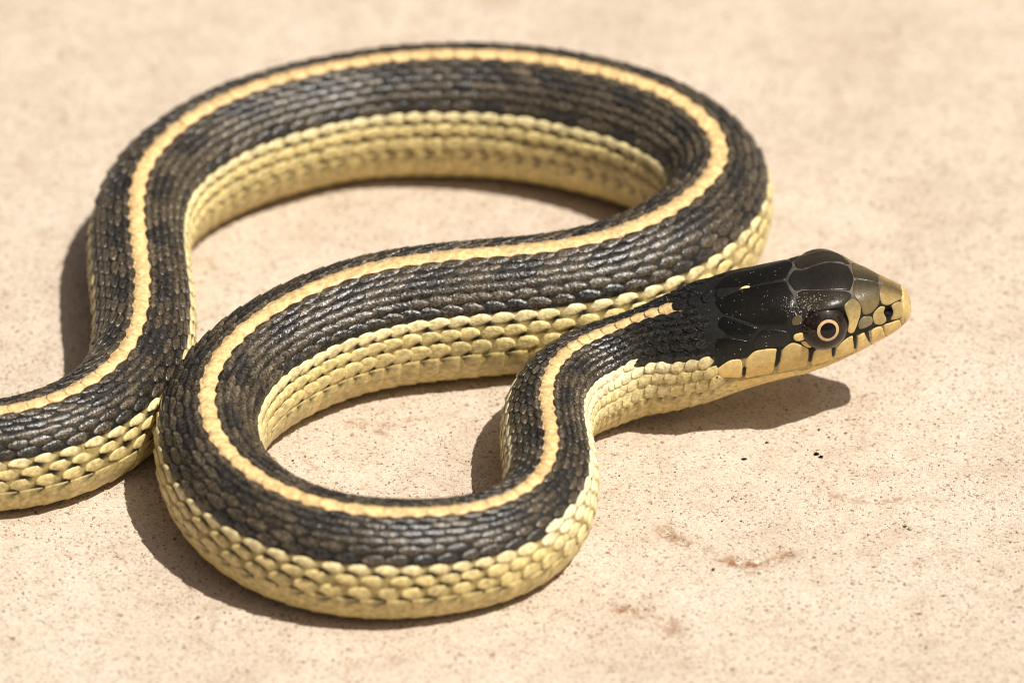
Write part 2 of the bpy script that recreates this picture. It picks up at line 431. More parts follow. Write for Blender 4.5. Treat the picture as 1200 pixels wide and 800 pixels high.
(44.93,-13.26,14.50,1.210,1.471,10.0,-0.00,404.54),
(45.04,-13.27,14.48,0.994,1.205,10.0,-0.00,404.79),
(45.12,-13.28,14.48,0.768,0.915,10.0,-0.00,405.04),
(45.17,-13.29,14.47,0.533,0.618,10.0,-0.00,405.29),
(45.20,-13.30,14.42,0.288,0.329,10.0,-0.00,405.54),
(45.22,-13.31,14.34,0.039,0.039,10.0,-0.00,405.79),
]
HEADDATA = {'eye_u': 393.465, 'eye_v': 57.96, 'nos_u': 401.203, 'nos_v': 55.67}
# head shields: name, kind, outline as (mm behind the snout, degrees from the midline)
PLATES = [
    ('lip_scale', 'lip', [(5.248, 83.09), (2.93, 83.47), (2.412, 131.06), (4.323, 135.63)]),
    ('lip_scale', 'lip', [(6.836, 84.23), (5.447, 85.37), (4.521, 133.73), (6.373, 136.39)]),
    ('lip_scale', 'lip', [(8.423, 83.09), (7.497, 81.56), (6.571, 132.2), (8.423, 113.55)]),
    ('lip_scale', 'lip', [(11.002, 89.56), (9.878, 80.42), (9.084, 78.9), (8.555, 113.17), (11.2, 107.07)]),
    ('lip_scale', 'lip', [(13.647, 82.71), (12.655, 80.04), (11.663, 85.37), (11.399, 106.69), (13.846, 103.65)]),
    ('lip_scale', 'lip', [(17.285, 73.95), (16.293, 67.86), (15.234, 71.28), (14.242, 77.37), (14.375, 102.12), (17.747, 104.79)]),
    ('lip_scale', 'lip', [(21.385, 77.76), (20.459, 69.76), (19.004, 70.52), (17.88, 72.42), (17.946, 84.23), (18.277, 102.51), (21.319, 101.74)]),
    ('lip_scale', 'lip', [(24.758, 77.37), (23.17, 72.42), (21.914, 74.71), (21.715, 83.85), (21.715, 99.84), (24.162, 89.18)]),
    ('preocular_scale', 'preoc', [(10.341, 38.92), (9.15, 29.78), (8.224, 39.68), (8.291, 53.01), (9.018, 76.99), (9.812, 72.04), (9.613, 56.81), (10.142, 45.01)]),
    ('loreal_scale', 'loreal', [(8.092, 55.67), (6.836, 58.72), (6.637, 73.57), (7.563, 73.95), (8.357, 73.57), (8.489, 64.43)]),
    ('nasal_scale', 'nasal', [(6.77, 57.19), (5.645, 46.53), (4.984, 48.06), (5.381, 56.05), (5.182, 62.91), (4.719, 74.71), (5.381, 82.71), (6.439, 76.23)]),
    ('nasal_scale', 'nasal', [(4.323, 45.01), (3.0, 32.83), (2.492, 37.39), (2.432, 67.47), (2.831, 80.04), (4.455, 75.47), (3.926, 65.95), (3.86, 54.53)]),
    ('internasal_scale', 'inter', [(5.579, 1.0), (3.86, 1.0), (2.362, 1.0), (3.0, 28.64), (4.653, 44.25), (5.645, 42.73), (5.778, 21.02)]),
    ('prefrontal_scale', 'prefr', [(8.886, 1.0), (5.91, 1.0), (5.91, 42.73), (6.77, 54.15), (7.96, 53.77), (8.158, 39.3), (8.952, 28.64), (9.084, 20.64)]),
    ('supraocular_scale', 'supra', [(14.97, 14.55), (12.06, 21.4), (9.613, 23.31), (9.283, 28.64), (10.539, 39.68), (12.06, 40.44), (14.309, 38.54), (15.301, 36.63), (15.83, 27.88), (15.631, 17.98)]),
    ('parietal_scale', 'pari', [(21.451, 1.0), (18.739, 1.0), (16.822, 1.0), (16.557, 12.26), (15.962, 22.16), (16.226, 35.49), (16.689, 41.58), (16.822, 51.48), (19.798, 47.29), (21.98, 36.25), (24.162, 24.83), (25.088, 8.46)]),
    ('postocular_scale', 'postoc', [(16.425, 44.25), (15.631, 39.68), (15.036, 42.34), (15.102, 49.96), (16.293, 51.48)]),
    ('postocular_scale', 'lip', [(16.094, 59.86), (14.97, 57.96), (14.507, 64.81), (15.499, 67.47), (16.028, 65.19)]),
    ('postocular_scale', 'lip', [(15.301, 68.24), (14.507, 66.71), (13.647, 76.61), (14.176, 76.61)]),
    ('temporal_scale', 'temp', [(20.723, 59.48), (19.665, 49.58), (18.078, 52.24), (16.557, 56.43), (16.226, 63.67), (16.888, 72.04), (19.004, 69.38), (20.459, 67.86)]),
    ('temporal_scale', 'tempd', [(24.228, 26.73), (21.98, 38.16), (19.864, 48.44), (20.79, 57.19), (23.435, 47.68), (24.824, 34.73)]),
    ('temporal_scale', 'tempd', [(24.956, 46.53), (23.501, 48.82), (20.988, 58.34), (20.657, 67.09), (21.914, 71.66), (23.17, 68.62), (25.022, 56.81)]),
    ('lip_bar', 'bar', [(17.946, 71.28), (17.351, 71.28), (17.483, 88.42), (17.814, 95.27), (18.144, 95.65)]),
    ('lip_bar', 'bar', [(14.176, 76.99), (13.449, 76.23), (13.184, 78.52), (13.713, 83.09), (13.912, 98.32), (14.242, 96.03)]),
    ('lip_bar', 'bar', [(11.663, 85.37), (11.134, 85.37), (11.2, 104.79), (11.597, 100.6)]),
    ('lip_bar', 'bar', [(9.15, 78.9), (8.555, 78.9), (8.555, 110.5), (8.82, 105.93)]),
    ('lip_bar', 'bar', [(7.762, 79.66), (7.232, 78.9), (6.703, 114.31), (7.034, 106.31)]),
    ('lip_bar', 'bar', [(21.715, 84.99), (21.186, 85.37), (21.319, 99.08), (21.649, 97.56)]),
    ('lip_bar', 'bar', [(24.956, 85.75), (24.427, 84.99), (24.559, 89.94), (24.824, 90.32)]),
    ('frontal_scale', 'front_sym', [(16.623, 1.98), (15.83, 16.45), (14.97, 13.03), (12.06, 19.88), (9.547, 21.4), (9.018, 4.27)]),
    ('rostral_scale', 'rost_sym', [(2.86, 33.21), (2.422, 38.92), (2.312, 70.14), (2.711, 82.32), (2.292, 130.68)]),
]
GROUND_SCARS = [
    ([(16.7, -35.3), (18.5, -37.2), (20.9, -38.7), (23.6, -41.0), (26.9, -41.4), (31.2, -39.9)], 1.0, 0.34, 1.0),
    ([(10.7, -49.5), (13.1, -49.8), (15.4, -51.0), (17.2, -52.9)], 1.3, 0.3, 0.9),
    ([(35.5, -29.1), (38.4, -30.0), (42.2, -29.9), (44.6, -29.6)], 0.45, 0.26, 0.8),
    ([(-19.1, -15.3), (-16.4, -15.7), (-13.7, -16.3)], 0.7, 0.1, 0.8),
    ([(-12.2, -15.3), (-9.8, -14.7)], 0.6, 0.1, 0.5),
    ([(-25.3, -19.9), (-24.1, -21.5), (-22.2, -25.0)], 0.6, 0.1, 0.5),
    ([(-10.3, 21.9), (-9.5, 23.5), (-8.3, 25.0)], 0.7, 0.2, 0.6),
    ([(24.6, -41.0), (26.4, -43.0)], 0.7, 0.1, 0.6),
    ([(51.9, -42.2), (53.9, -42.8)], 0.5, 0.2, 0.6),
    ([(35.1, -55.8), (35.5, -57.3)], 1.0, 0.2, 0.5),
    ([(44.1, -60.2), (45.0, -60.9)], 1.0, 0.2, 0.5),
    ([(44.5, 16.5), (45.9, 14.2)], 0.8, 0.1, 0.5),
    ([(34.7, -35.6), (36.6, -36.9)], 0.6, 0.1, 0.3),
    ([(-15.6, -17.4), (-14.6, -17.8)], 0.5, 0.05, 0.9),
]
CRUMBS = [(34.6, -21.6, 0.28, 'larger of two touching black crumbs on the bare sand'), (35.1, -22.1, 0.22, 'smaller of two touching black crumbs on the bare sand'), (26.4, -22.3, 0.2, 'tiny black crumb lying alone on the bare sand'), (29.1, -19.2, 0.16, 'tiny black crumb lying alone on the bare sand')]
SP = np.array(SPINE)
SU = SP[:, 7]
UL = SU[-1]                  # snout
UH = UL - 29.0               # where the nape begins


def sstep(x, a, b):
    t = np.clip((x - a) / (b - a), 0, 1)
    return t * t * (3 - 2 * t)


# eye on the head surface: filled in by the head data
EYE_U, EYE_V, EYE_R = HEADDATA['eye_u'], HEADDATA['eye_v'], 2.62


def raw_surf(u, v):
    """skin point of the snake: u mm along the body, v degrees from the spine (+ right, - left)"""
    u = np.asarray(u, float); v = np.asarray(v, float)
    x, y, z, a, b, ro, th = [np.interp(u, SU, SP[:, i]) for i in range(7)]
    hd = sstep(u, UL - 30, UL - 18)
    vr = np.radians(v)
    sv, cv = np.sin(vr), np.cos(vr)
    n = 2.25 + hd * 0.25
    r = 1.0 / (np.abs(sv) ** n + np.abs(cv) ** n) ** (1 / n)
    X, Z = r * sv, r * cv
    # belly presses flat
    zb = -Z - 0.80
    Z = np.where(zb > 0, -(0.80 + 0.14 * np.tanh(zb / 0.14)), Z)
    # head: brow ridge above the eye, cheeks, lower jaw set in below the mouth line
    du = (u - EYE_U)
    av = np.abs(v)
    brow = np.exp(-(du / 3.6) ** 2) * np.exp(-((av - 40) / 13.0) ** 2)
    cheek = np.exp(-((u - (UL - 17)) / 5.0) ** 2) * np.exp(-((av - 100) / 22.0) ** 2)
    jaw = sstep(u, UL - 25, UL - 18) * sstep(av, 116, 126)
    tip = sstep(UL - u, 0.0, 3.0)
    k = 1 + 0.10 * brow + 0.03 * cheek - 0.035 * jaw * tip
    X, Z = X * k, Z * k
    ca, sa = np.cos(np.radians(ro)), np.sin(np.radians(ro))
    side = b * X * ca + a * Z * sa
    upz = a * Z * ca - b * X * sa
    t = np.radians(th)
    nx, ny = np.sin(t), -np.cos(t)          # right hand side
    return np.stack([x + nx * side, y + ny * side, z + upz], -1)


def surf(u, v, off=0.0):
    e = 0.05; ev = 0.6
    u = np.asarray(u, float); v = np.asarray(v, float)
    P = raw_surf(u, v)
    Du = (raw_surf(u + e, v) - raw_surf(u - e, v)) / (2 * e)
    Dv = (raw_surf(u, v + ev) - raw_surf(u, v - ev)) / (2 * ev)
    Nn = np.cross(Dv, Du)
    ln = np.linalg.norm(Nn, axis=-1, keepdims=True)
    Nn = Nn / np.maximum(ln, 1e-9)
    gu = np.linalg.norm(Du, axis=-1); gv = np.linalg.norm(Dv, axis=-1)
    return P + Nn * np.asarray(off)[..., None], Nn, gu, gv

# ---------------------------------------------------------------- materials
def new_mat(name):
    m = bpy.data.materials.new(name)
    m.use_nodes = True
    nt = m.node_tree
    return m, nt, nt.nodes['Principled BSDF']


def node(nt, t, **kw):
    n = nt.nodes.new(t)
    for k, v in kw.items():
        if k in n.inputs.keys() if hasattr(n.inputs, 'keys') else False:
            n.inputs[k].default_value = v
        else:
            setattr(n, k, v)
    return n


def skin_material(name, rough, bump, fine=5200.0, spec=0.5, mottle=0.35, coat=0.0, speck=0.0):
    m, nt, b = new_mat(name)
    L = nt.links.new
    at = nt.nodes.new('ShaderNodeAttribute'); at.attribute_name = 'Col'
    tc = nt.nodes.new('ShaderNodeTexCoord')
    n1 = nt.nodes.new('ShaderNodeTexNoise'); n1.inputs['Scale'].default_value = 1500; n1.inputs['Detail'].default_value = 5
    n2 = nt.nodes.new('ShaderNodeTexNoise'); n2.inputs['Scale'].default_value = fine; n2.inputs['Detail'].default_value = 3
    for n in (n1, n2):
        L(tc.outputs['Object'], n.inputs['Vector'])
    mr = nt.nodes.new('ShaderNodeMapRange')
    mr.inputs['From Min'].default_value = 0.3; mr.inputs['From Max'].default_value = 0.7
    mr.inputs['To Min'].default_value = 1 - mottle; mr.inputs['To Max'].default_value = 1 + mottle
    L(n1.outputs['Fac'], mr.inputs['Value'])
    mx = nt.nodes.new('ShaderNodeVectorMath'); mx.operation = 'SCALE'
    L(at.outputs['Color'], mx.inputs[0]); L(mr.outputs[0], mx.inputs['Scale'])
    out = mx.outputs[0]
    if speck:  # sparkle of the scales painted in as lighter colour dots
        n3 = nt.nodes.new('ShaderNodeTexNoise'); n3.inputs['Scale'].default_value = 4200; n3.inputs['Detail'].default_value = 2
        L(tc.outputs['Object'], n3.inputs['Vector'])
        m3 = nt.nodes.new('ShaderNodeMapRange')
        m3.inputs['From Min'].default_value = 0.35; m3.inputs['From Max'].default_value = 0.68
        m3.inputs['To Min'].default_value = 1 - speck * 0.6; m3.inputs['To Max'].default_value = 1 + speck
        L(n3.outputs['Fac'], m3.inputs['Value'])
        v3 = nt.nodes.new('ShaderNodeVectorMath'); v3.operation = 'SCALE'
        L(out, v3.inputs[0]); L(m3.outputs[0], v3.inputs['Scale'])
        out = v3.outputs[0]
    L(out, b.inputs['Base Color'])
    rr = nt.nodes.new('ShaderNodeMapRange')
    rr.inputs['To Min'].default_value = rough - 0.14; rr.inputs['To Max'].default_value = rough + 0.16
    L(n2.outputs['Fac'], rr.inputs['Value']); L(rr.outputs[0], b.inputs['Roughness'])
    bp = nt.nodes.new('ShaderNodeBump')
    bp.inputs['Strength'].default_value = bump; bp.inputs['Distance'].default_value = 0.00010
    L(n2.outputs['Fac'], bp.inputs['Height']); L(bp.outputs[0], b.inputs['Normal'])
    b.inputs['Specular IOR Level'].default_value = spec
    b.inputs['Coat Weight'].default_value = coat
    return m


M_SCALE = skin_material('keeled_scale', 0.36, 1.0, fine=3400, spec=0.42)
M_DARKSCALE = skin_material('dark_keeled_scale', 0.28, 1.0, fine=2800, spec=0.45, mottle=0.45, speck=1.1)
M_SKIN = skin_material('snake_skin', 0.62, 0.5, spec=0.3)
M_PLATE = skin_material('head_shield', 0.27, 0.30, fine=4200, mottle=0.16, spec=0.24)


def sand_material():
    m, nt, b = new_mat('sandy_stone')
    L = nt.links.new
    tc = nt.nodes.new('ShaderNodeTexCoord')

    def tex(t, scale, **kw):
        n = nt.nodes.new(t); n.inputs['Scale'].default_value = scale
        for k, v in kw.items():
            if isinstance(v, str): setattr(n, k, v)
            else: n.inputs[k].default_value = v
        L(tc.outputs['Object'], n.inputs['Vector'])
        return n

    big = tex('ShaderNodeTexNoise', 55, Detail=5.0, Roughness=0.6)
    mid = tex('ShaderNodeTexNoise', 260, Detail=5.0, Roughness=0.65)
    grain = tex('ShaderNodeTexVoronoi', 4600)
    grain2 = tex('ShaderNodeTexVoronoi', 2600)
    fine = tex('ShaderNodeTexNoise', 3600, Detail=3.0, Roughness=0.7)

    def ramp(src, stops):
        r = nt.nodes.new('ShaderNodeValToRGB')
        e = r.color_ramp.elements
        while len(e) < len(stops): e.new(0.5)
        for k, (p, c) in enumerate(stops):
            e[k].position = p; e[k].color = (*c, 1)
        L(src, r.inputs[0])
        return r

    def mix(mode, fac, a, c):
        n = nt.nodes.new('ShaderNodeMix'); n.data_type = 'RGBA'; n.blend_type = mode
        if isinstance(fac, float): n.inputs['Factor'].default_value = fac
        else: L(fac, n.inputs['Factor'])
        L(a, n.inputs['A']); L(c, n.inputs['B'])
        return n.outputs['Result']

    base = ramp(big.outputs['Fac'], [(0.28, (0.465, 0.378, 0.292)), (0.5, (0.515, 0.432, 0.342)), (0.72, (0.555, 0.478, 0.388))])
    midr = ramp(mid.outputs['Fac'], [(0.25, (0.86, 0.81, 0.76)), (0.48, (1, 1, 1)), (0.75, (1.07, 1.065, 1.05))])
    c1 = mix('MULTIPLY', 1.0, base.outputs[0], midr.outputs[0])
    sep = nt.nodes.new('ShaderNodeSeparateColor'); L(grain.outputs['Color'], sep.inputs[0])
    gr = ramp(sep.outputs[0], [(0.0, (0.28, 0.20, 0.14)), (0.03, (0.60, 0.50, 0.42)), (0.12, (0.88, 0.84, 0.80)), (0.5, (1.0, 1.0, 1.0)), (1.0, (1.18, 1.17, 1.15))])
    c2 = mix('MULTIPLY', 0.9, c1, gr.outputs[0])
    sep2 = nt.nodes.new('ShaderNodeSeparateColor'); L(grain2.outputs['Color'], sep2.inputs[0])
    gr2 = ramp(sep2.outputs[1], [(0.0, (0.42, 0.30, 0.22)), (0.012, (0.8, 0.74, 0.68)), (0.06, (1, 1, 1)), (1.0, (1.06, 1.05, 1.04))])
    c3 = mix('MULTIPLY', 0.8, c2, gr2.outputs[0])
    at = nt.nodes.new('ShaderNodeAttribute'); at.attribute_name = 'dirt'
    dn = tex('ShaderNodeTexNoise', 900, Detail=4.0)
    dm = nt.nodes.new('ShaderNodeMath'); dm.operation = 'MULTIPLY'; dm.use_clamp = True
    dr = nt.nodes.new('ShaderNodeMapRange')
    dr.inputs['From Min'].default_value = 0.38; dr.inputs['From Max'].default_value = 0.54
    L(dn.outputs['Fac'], dr.inputs['Value'])
    L(at.outputs['Fac'], dm.inputs[0]); L(dr.outputs[0], dm.inputs[1])
    dirt = nt.nodes.new('ShaderNodeRGB'); dirt.outputs[0].default_value = (0.24, 0.115, 0.05, 1)
    c4 = mix('MIX', dm.outputs[0], c3, dirt.outputs[0])
    L(c4, b.inputs['Base Color'])
    b.inputs['Roughness'].default_value = 0.9
    b.inputs['Specular IOR Level'].default_value = 0.25
    h1 = nt.nodes.new('ShaderNodeMath'); h1.operation = 'MULTIPLY_ADD'
    L(grain.outputs['Distance'], h1.inputs[0]); h1.inputs[1].default_value = -0.9
    L(fine.outputs['Fac'], h1.inputs[2])
    h2 = nt.nodes.new('ShaderNodeMath'); h2.operation = 'MULTIPLY_ADD'
    L(mid.outputs['Fac'], h2.inputs[0]); h2.inputs[1].default_value = 1.6
    L(h1.outputs[0], h2.inputs[2])
    bp = nt.nodes.new('ShaderNodeBump'); bp.inputs['Strength'].default_value = 0.65
    bp.inputs['Distance'].default_value = 0.00016
    L(h2.outputs[0], bp.inputs['Height']); L(bp.outputs[0], b.inputs['Normal'])
    return m


M_SAND = sand_material()


def grain_material():
    m, nt, b = new_mat('sand_grain')
    at = nt.nodes.new('ShaderNodeAttribute'); at.attribute_name = 'Col'
    nt.links.new(at.outputs['Color'], b.inputs['Base Color'])
    b.inputs['Roughness'].default_value = 0.7
    return m


M_GRAIN = grain_material()


def eye_material():
    m, nt, b = new_mat('dark_iris')
    L = nt.links.new
    tc = nt.nodes.new('ShaderNodeTexCoord')
    n = nt.nodes.new('ShaderNodeTexNoise'); n.inputs['Scale'].default_value = 2600; n.inputs['Detail'].default_value = 5
    L(tc.outputs['Object'], n.inputs['Vector'])
    r = nt.nodes.new('ShaderNodeValToRGB')
    e = r.color_ramp.elements
    e[0].position = 0.42; e[0].color = (0.006, 0.004, 0.003, 1)
    e[1].position = 0.80; e[1].color = (0.045, 0.024, 0.009, 1)
    L(n.outputs['Fac'], r.inputs[0]); L(r.outputs[0], b.inputs['Base Color'])
    b.inputs['Roughness'].default_value = 0.5
    b.inputs['Specular IOR Level'].default_value = 0.1
    b.inputs['Coat Weight'].default_value = 1.0
    b.inputs['Coat Roughness'].default_value = 0.04
    b.inputs['Coat IOR'].default_value = 1.36
    return m


def plain(name, col, rough, coat=0.0, var=0.0):
    m, nt, b = new_mat(name)
    tc = nt.nodes.new('ShaderNodeTexCoord')
    n = nt.nodes.new('ShaderNodeTexNoise'); n.inputs['Scale'].default_value = 3000
    nt.links.new(tc.outputs['Object'], n.inputs['Vector'])
    r = nt.nodes.new('ShaderNodeValToRGB')
    r.color_ramp.elements[0].color = (*[c * (1 - var) for c in col], 1)
    r.color_ramp.elements[1].color = (*[c * (1 + var) for c in col], 1)
    nt.links.new(n.outputs['Fac'], r.inputs[0]); nt.links.new(r.outputs[0], b.inputs['Base Color'])
    b.inputs['Roughness'].default_value = rough
    b.inputs['Specular IOR Level'].default_value = 0.1
    b.inputs['Coat Weight'].default_value = coat
    b.inputs['Coat Roughness'].default_value = 0.04
    b.inputs['Coat IOR'].default_value = 1.36
    return m


M_IRIS = eye_material()
M_RING = plain('gold_iris_ring', (0.52, 0.34, 0.17), 0.5, 1.0, 0.35)
M_PUPIL = plain('black_pupil', (0.006, 0.005, 0.005), 0.3, 1.0, 0.2)
M_DARK = plain('nostril_dark', (0.008, 0.006, 0.005), 0.7, 0.0, 0.2)


def mesh_obj(name, V, F, mat, parent=None, col=None, attr=None, smooth=True):
    """one mesh object; V in mm, colours per vertex"""
    me = bpy.data.meshes.new(name)
    V = np.asarray(V, np.float64) * MM
    if isinstance(F, np.ndarray):
        k = F.shape[1]
        me.vertices.add(len(V)); me.vertices.foreach_set('co', V.ravel().astype(np.float32))
        me.loops.add(F.size); me.loops.foreach_set('vertex_index', F.ravel().astype(np.int32))
        me.polygons.add(len(F))
        me.polygons.foreach_set('loop_start', (np.arange(len(F)) * k).astype(np.int32))
        me.update(calc_edges=True)
        me.validate()
    else:
        me.from_pydata([tuple(p) for p in V], [], F)
    if smooth:
        me.polygons.foreach_set('use_smooth', np.ones(len(me.polygons), bool))
    if col is not None:
        ca = me.color_attributes.new('Col', 'FLOAT_COLOR', 'POINT')
        ca.data.foreach_set('color', np.c_[col, np.ones(len(col))].astype(np.float32).ravel())
    if attr is not None:
        a = me.attributes.new(attr[0], 'FLOAT', 'POINT')
        a.data.foreach_set('value', np.asarray(attr[1], np.float32))
    me.materials.append(mat)
    o = bpy.data.objects.new(name, me)
    if parent is not None: o.parent = parent
    C.objects.link(o)
    return o


def grid_faces(nu, nv, base=0):
    i, j = np.meshgrid(np.arange(nu - 1), np.arange(nv - 1), indexing='ij')
    a = (i * nv + j).ravel() + base
    return np.stack([a, a + 1, a + nv + 1, a + nv], 1)


# ---------------------------------------------------------------- the ground: one sheet, fine where the snake lies
def vnoise(x, y, seed):
    """cheap lattice value noise"""
    xi, yi = np.floor(x).astype(np.int64), np.floor(y).astype(np.int64)
    fx, fy = x - xi, y - yi
    fx = fx * fx * (3 - 2 * fx); fy = fy * fy * (3 - 2 * fy)

    def h(a, b):
        n = (a * 374761393 + b * 668265263 + seed * 144665) & 0x7fffffff
        n = ((n ^ (n >> 13)) * 1274126177) & 0x7fffffff
        return ((n ^ (n >> 16)) & 0xffff) / 65535.0
    return (h(xi, yi) * (1 - fx) + h(xi + 1, yi) * fx) * (1 - fy) + (h(xi, yi + 1) * (1 - fx) + h(xi + 1, yi + 1) * fx) * fy


def axis(lo, hi, step, far):
    mid = np.arange(lo, hi, step)
    d = np.geomspace(step, far, 60)
    return np.r_[lo - d[::-1], mid, hi + d]


# small scars in the stone: points (mm), radius, depth, how much rusty dirt lies in them
SCARS = GROUND_SCARS


def ground_height(x, y):
    z = (vnoise(x / 22, y / 22, 1) - 0.5) * 0.55 + (vnoise(x / 7, y / 7, 2) - 0.5) * 0.22
    z = z + (vnoise(x / 2.2, y / 2.2, 3) - 0.5) * 0.11 + (vnoise(x / 0.8, y / 0.8, 4) - 0.5) * 0.07
    dirt = np.zeros_like(x)
    for pts, r, dep, amt in SCARS:
        best = np.full_like(x, 1e9)
        for (ax, ay), (bx, by) in zip(pts[:-1], pts[1:]):
            dx, dy = bx - ax, by - ay
            t = np.clip(((x - ax) * dx + (y - ay) * dy) / (dx * dx + dy * dy + 1e-9), 0, 1)
            best = np.minimum(best, np.hypot(x - ax - t * dx, y - ay - t * dy))
        wob = r * (0.42 + 0.85 * vnoise(x / 1.1, y / 1.1, 9))
        gate = sstep(vnoise(x / 2.6, y / 2.6, 17) * 0.6 + vnoise(x / 0.9, y / 0.9, 18) * 0.4, 0.34, 0.56)
        f = np.exp(-(best / wob) ** 2) * (0.35 + 0.65 * gate)
        z = z - dep * f
        dirt = np.maximum(dirt, amt * f)
    return z - 0.12, dirt


gx = axis(-74, 74, 0.36, 4000)
gy = axis(-70, 100, 0.42, 4000)
GX, GY = np.meshgrid(gx, gy, indexing='ij')
gz, gd = ground_height(GX, GY)
ground = mesh_obj('ground', np.stack([GX, GY, gz], -1).reshape(-1, 3), grid_faces(len(gx), len(gy))[:, ::-1], M_SAND, attr=('dirt', gd.ravel()))
ground['kind'] = 'structure'
ground['label'] = 'pale sandy stone ground with fine grains and small rusty scars'


# ---------------------------------------------------------------- the snake
snake = bpy.data.objects.new('garter_snake', None)
snake.empty_display_size = 0.02
C.objects.link(snake)
snake['label'] = 'black garter snake with cream stripe and yellow sides, looped on the sandy ground'
snake['category'] = 'snake'

CREAM = np.array((0.68, 0.455, 0.205))
YELLOW = np.array((0.62, 0.49, 0.21))
PALE = np.array((0.68, 0.56, 0.29))
BELLY = np.array((0.58, 0.46, 0.19))
BROWN = np.array((0.046, 0.035, 0.022))
BLACK = np.array((0.010, 0.009, 0.0075))

ROW_V = np.array([0, 12.8, 21.9, 30.9, 39.8, 48.8, 58.1, 68.3, 80.2, 94.5])
ROW_W = np.array([17.6, 9.6, 9.0, 9.3, 9.3, 9.4, 10.0, 11.0, 12.6, 16.5])
VENTRAL_V = 100.5


def first_yellow(u):
    d = UL - u
    return np.where((d > 35) & (d < 72), 5.6, 6.6)


def skin_colour(u, v):
    av = np.abs(v); d = UL - u
    col = np.tile(BLACK, u.shape + (1,))

    def put(c, k):
        nonlocal col
        k = np.asarray(k)[..., None]
        col = col * (1 - k) + np.asarray(c) * k

    put(CREAM * 0.85, (1 - sstep(av, 8.8, 10.2)) * sstep(d, 28.5, 29.5))
    nz = vnoise(u / 1.1, v / 5.0, 21)
    hd = sstep(d, 24.5, 27.5)
    put(np.array((0.36, 0.27, 0.10)), sstep(av, 63, 66) * hd)
    # yellow skin of the lips and cheek
    lip_top = np.interp(d, [2, 5, 7, 8.8, 10.5, 12.5, 14.2, 16, 17.5, 20, 22, 24, 28], [80, 84, 83, 80, 84, 82, 80, 70, 74, 72, 74, 77, 74])
    lip = sstep(av, lip_top + 1.0, lip_top + 2.0) * (1 - hd)
    put(YELLOW * 0.55, lip)
    # seam highlights on the crown, painted in as paler skin
    put((0.10, 0.08, 0.06), (1 - sstep(av, 26, 34)) * sstep(d, 4, 6) * (1 - sstep(d, 15, 17.5)))
    put(BELLY, sstep(av, VENTRAL_V + 2, VENTRAL_V + 6))
    vm = mouth_v(d)
    put(YELLOW * 1.05, sstep(av, vm + 0.5, vm + 3.0) * (1 - hd))
    put((0.50, 0.36, 0.14), 1 - sstep(d, 2.4, 3.0))
    return col


def mouth_v(d):
    return np.interp(d, [0, 2, 4.4, 6.5, 8.5, 11, 14, 18, 21.5, 26], [118, 128, 134, 132, 115, 108, 104.5, 104, 101.5, 96])


us = np.r_[np.arange(0.05, UL - 30, 0.30), np.arange(UL - 30, UL - 4, 0.16), np.linspace(UL - 4, UL - 0.01, 60)]
vs = np.linspace(-180, 180, 161)[:-1]
U, Vv = np.meshgrid(us, vs, indexing='ij')


def groove(u, v):
    d = UL - u
    vm = mouth_v(d)
    g = -0.10 * np.exp(-((np.abs(v) - vm) / 1.5) ** 2) * sstep(24 - d, 0, 2) * sstep(d, 0.6, 2.5)
    return g


P, Nn, _, _ = surf(U, Vv, groove(U, Vv))
# nostril pits and eye sockets pressed into the head
for sgn in (1, -1):
    q, n, _, _ = surf(HEADDATA['nos_u'], sgn * HEADDATA['nos_v'])
    dd = np.linalg.norm(P - q, axis=-1)
    P = P - n * (0.45 * np.exp(-(dd / 0.42) ** 2))[..., None]
    q, n, _, _ = surf(EYE_U, sgn * EYE_V)
    dd = np.linalg.norm(P - q, axis=-1)
    P = P - n * (0.5 * (1 - sstep(dd, 1.9, 3.0)))[..., None]
nu, nv = U.shape
F = grid_faces(nu, nv)
i = np.arange(nu - 1)
wrap = np.stack([i * nv + nv - 1, i * nv, (i + 1) * nv, (i + 1) * nv + nv - 1], 1)
F = np.r_[F, wrap]
Vb = P.reshape(-1, 3); colb = skin_colour(U, Vv).reshape(-1, 3)
# caps: tail tip and snout
Vb = np.r_[Vb, [P[0].mean(0)], [P[-1].mean(0)]]
colb = np.r_[colb, colb[:1], [YELLOW]]
a0, a1 = len(Vb) - 2, len(Vb) - 1
j = np.arange(nv); jn = (j + 1) % nv
faces = [tuple(f) for f in F] + [(a0, int(y), int(x)) for x, y in zip(j, jn)] + [(a1, int((nu - 1) * nv + x), int((nu - 1) * nv + y)) for x, y in zip(j, jn)]
body = mesh_obj('body', Vb, faces, M_SKIN, snake, colb)
import bmesh
bm = bmesh.new(); bm.from_mesh(body.data); bmesh.ops.recalc_face_normals(bm, faces=bm.faces); bm.to_mesh(body.data); bm.free()

# ---- rows of keeled scales
HEAD_EDGE_V = [0, 8, 25, 45, 70, 78, 90, 100, 115, 180]
HEAD_EDGE_D = [22.3, 25.4, 24.9, 24.6, 24.2, 24.0, 23.6, 22.0, 21.0, 17.0]


def ring_positions():
    out = []; u = 14.0
    while True:
        d = UL - u
        st = np.interp(d, [20, 36, 70, 105, 300, 405], [1.55, 1.7, 2.05, 2.6, 2.6, 1.9])
        if d < 22: break
        out.append((u, st)); u += st
    return out


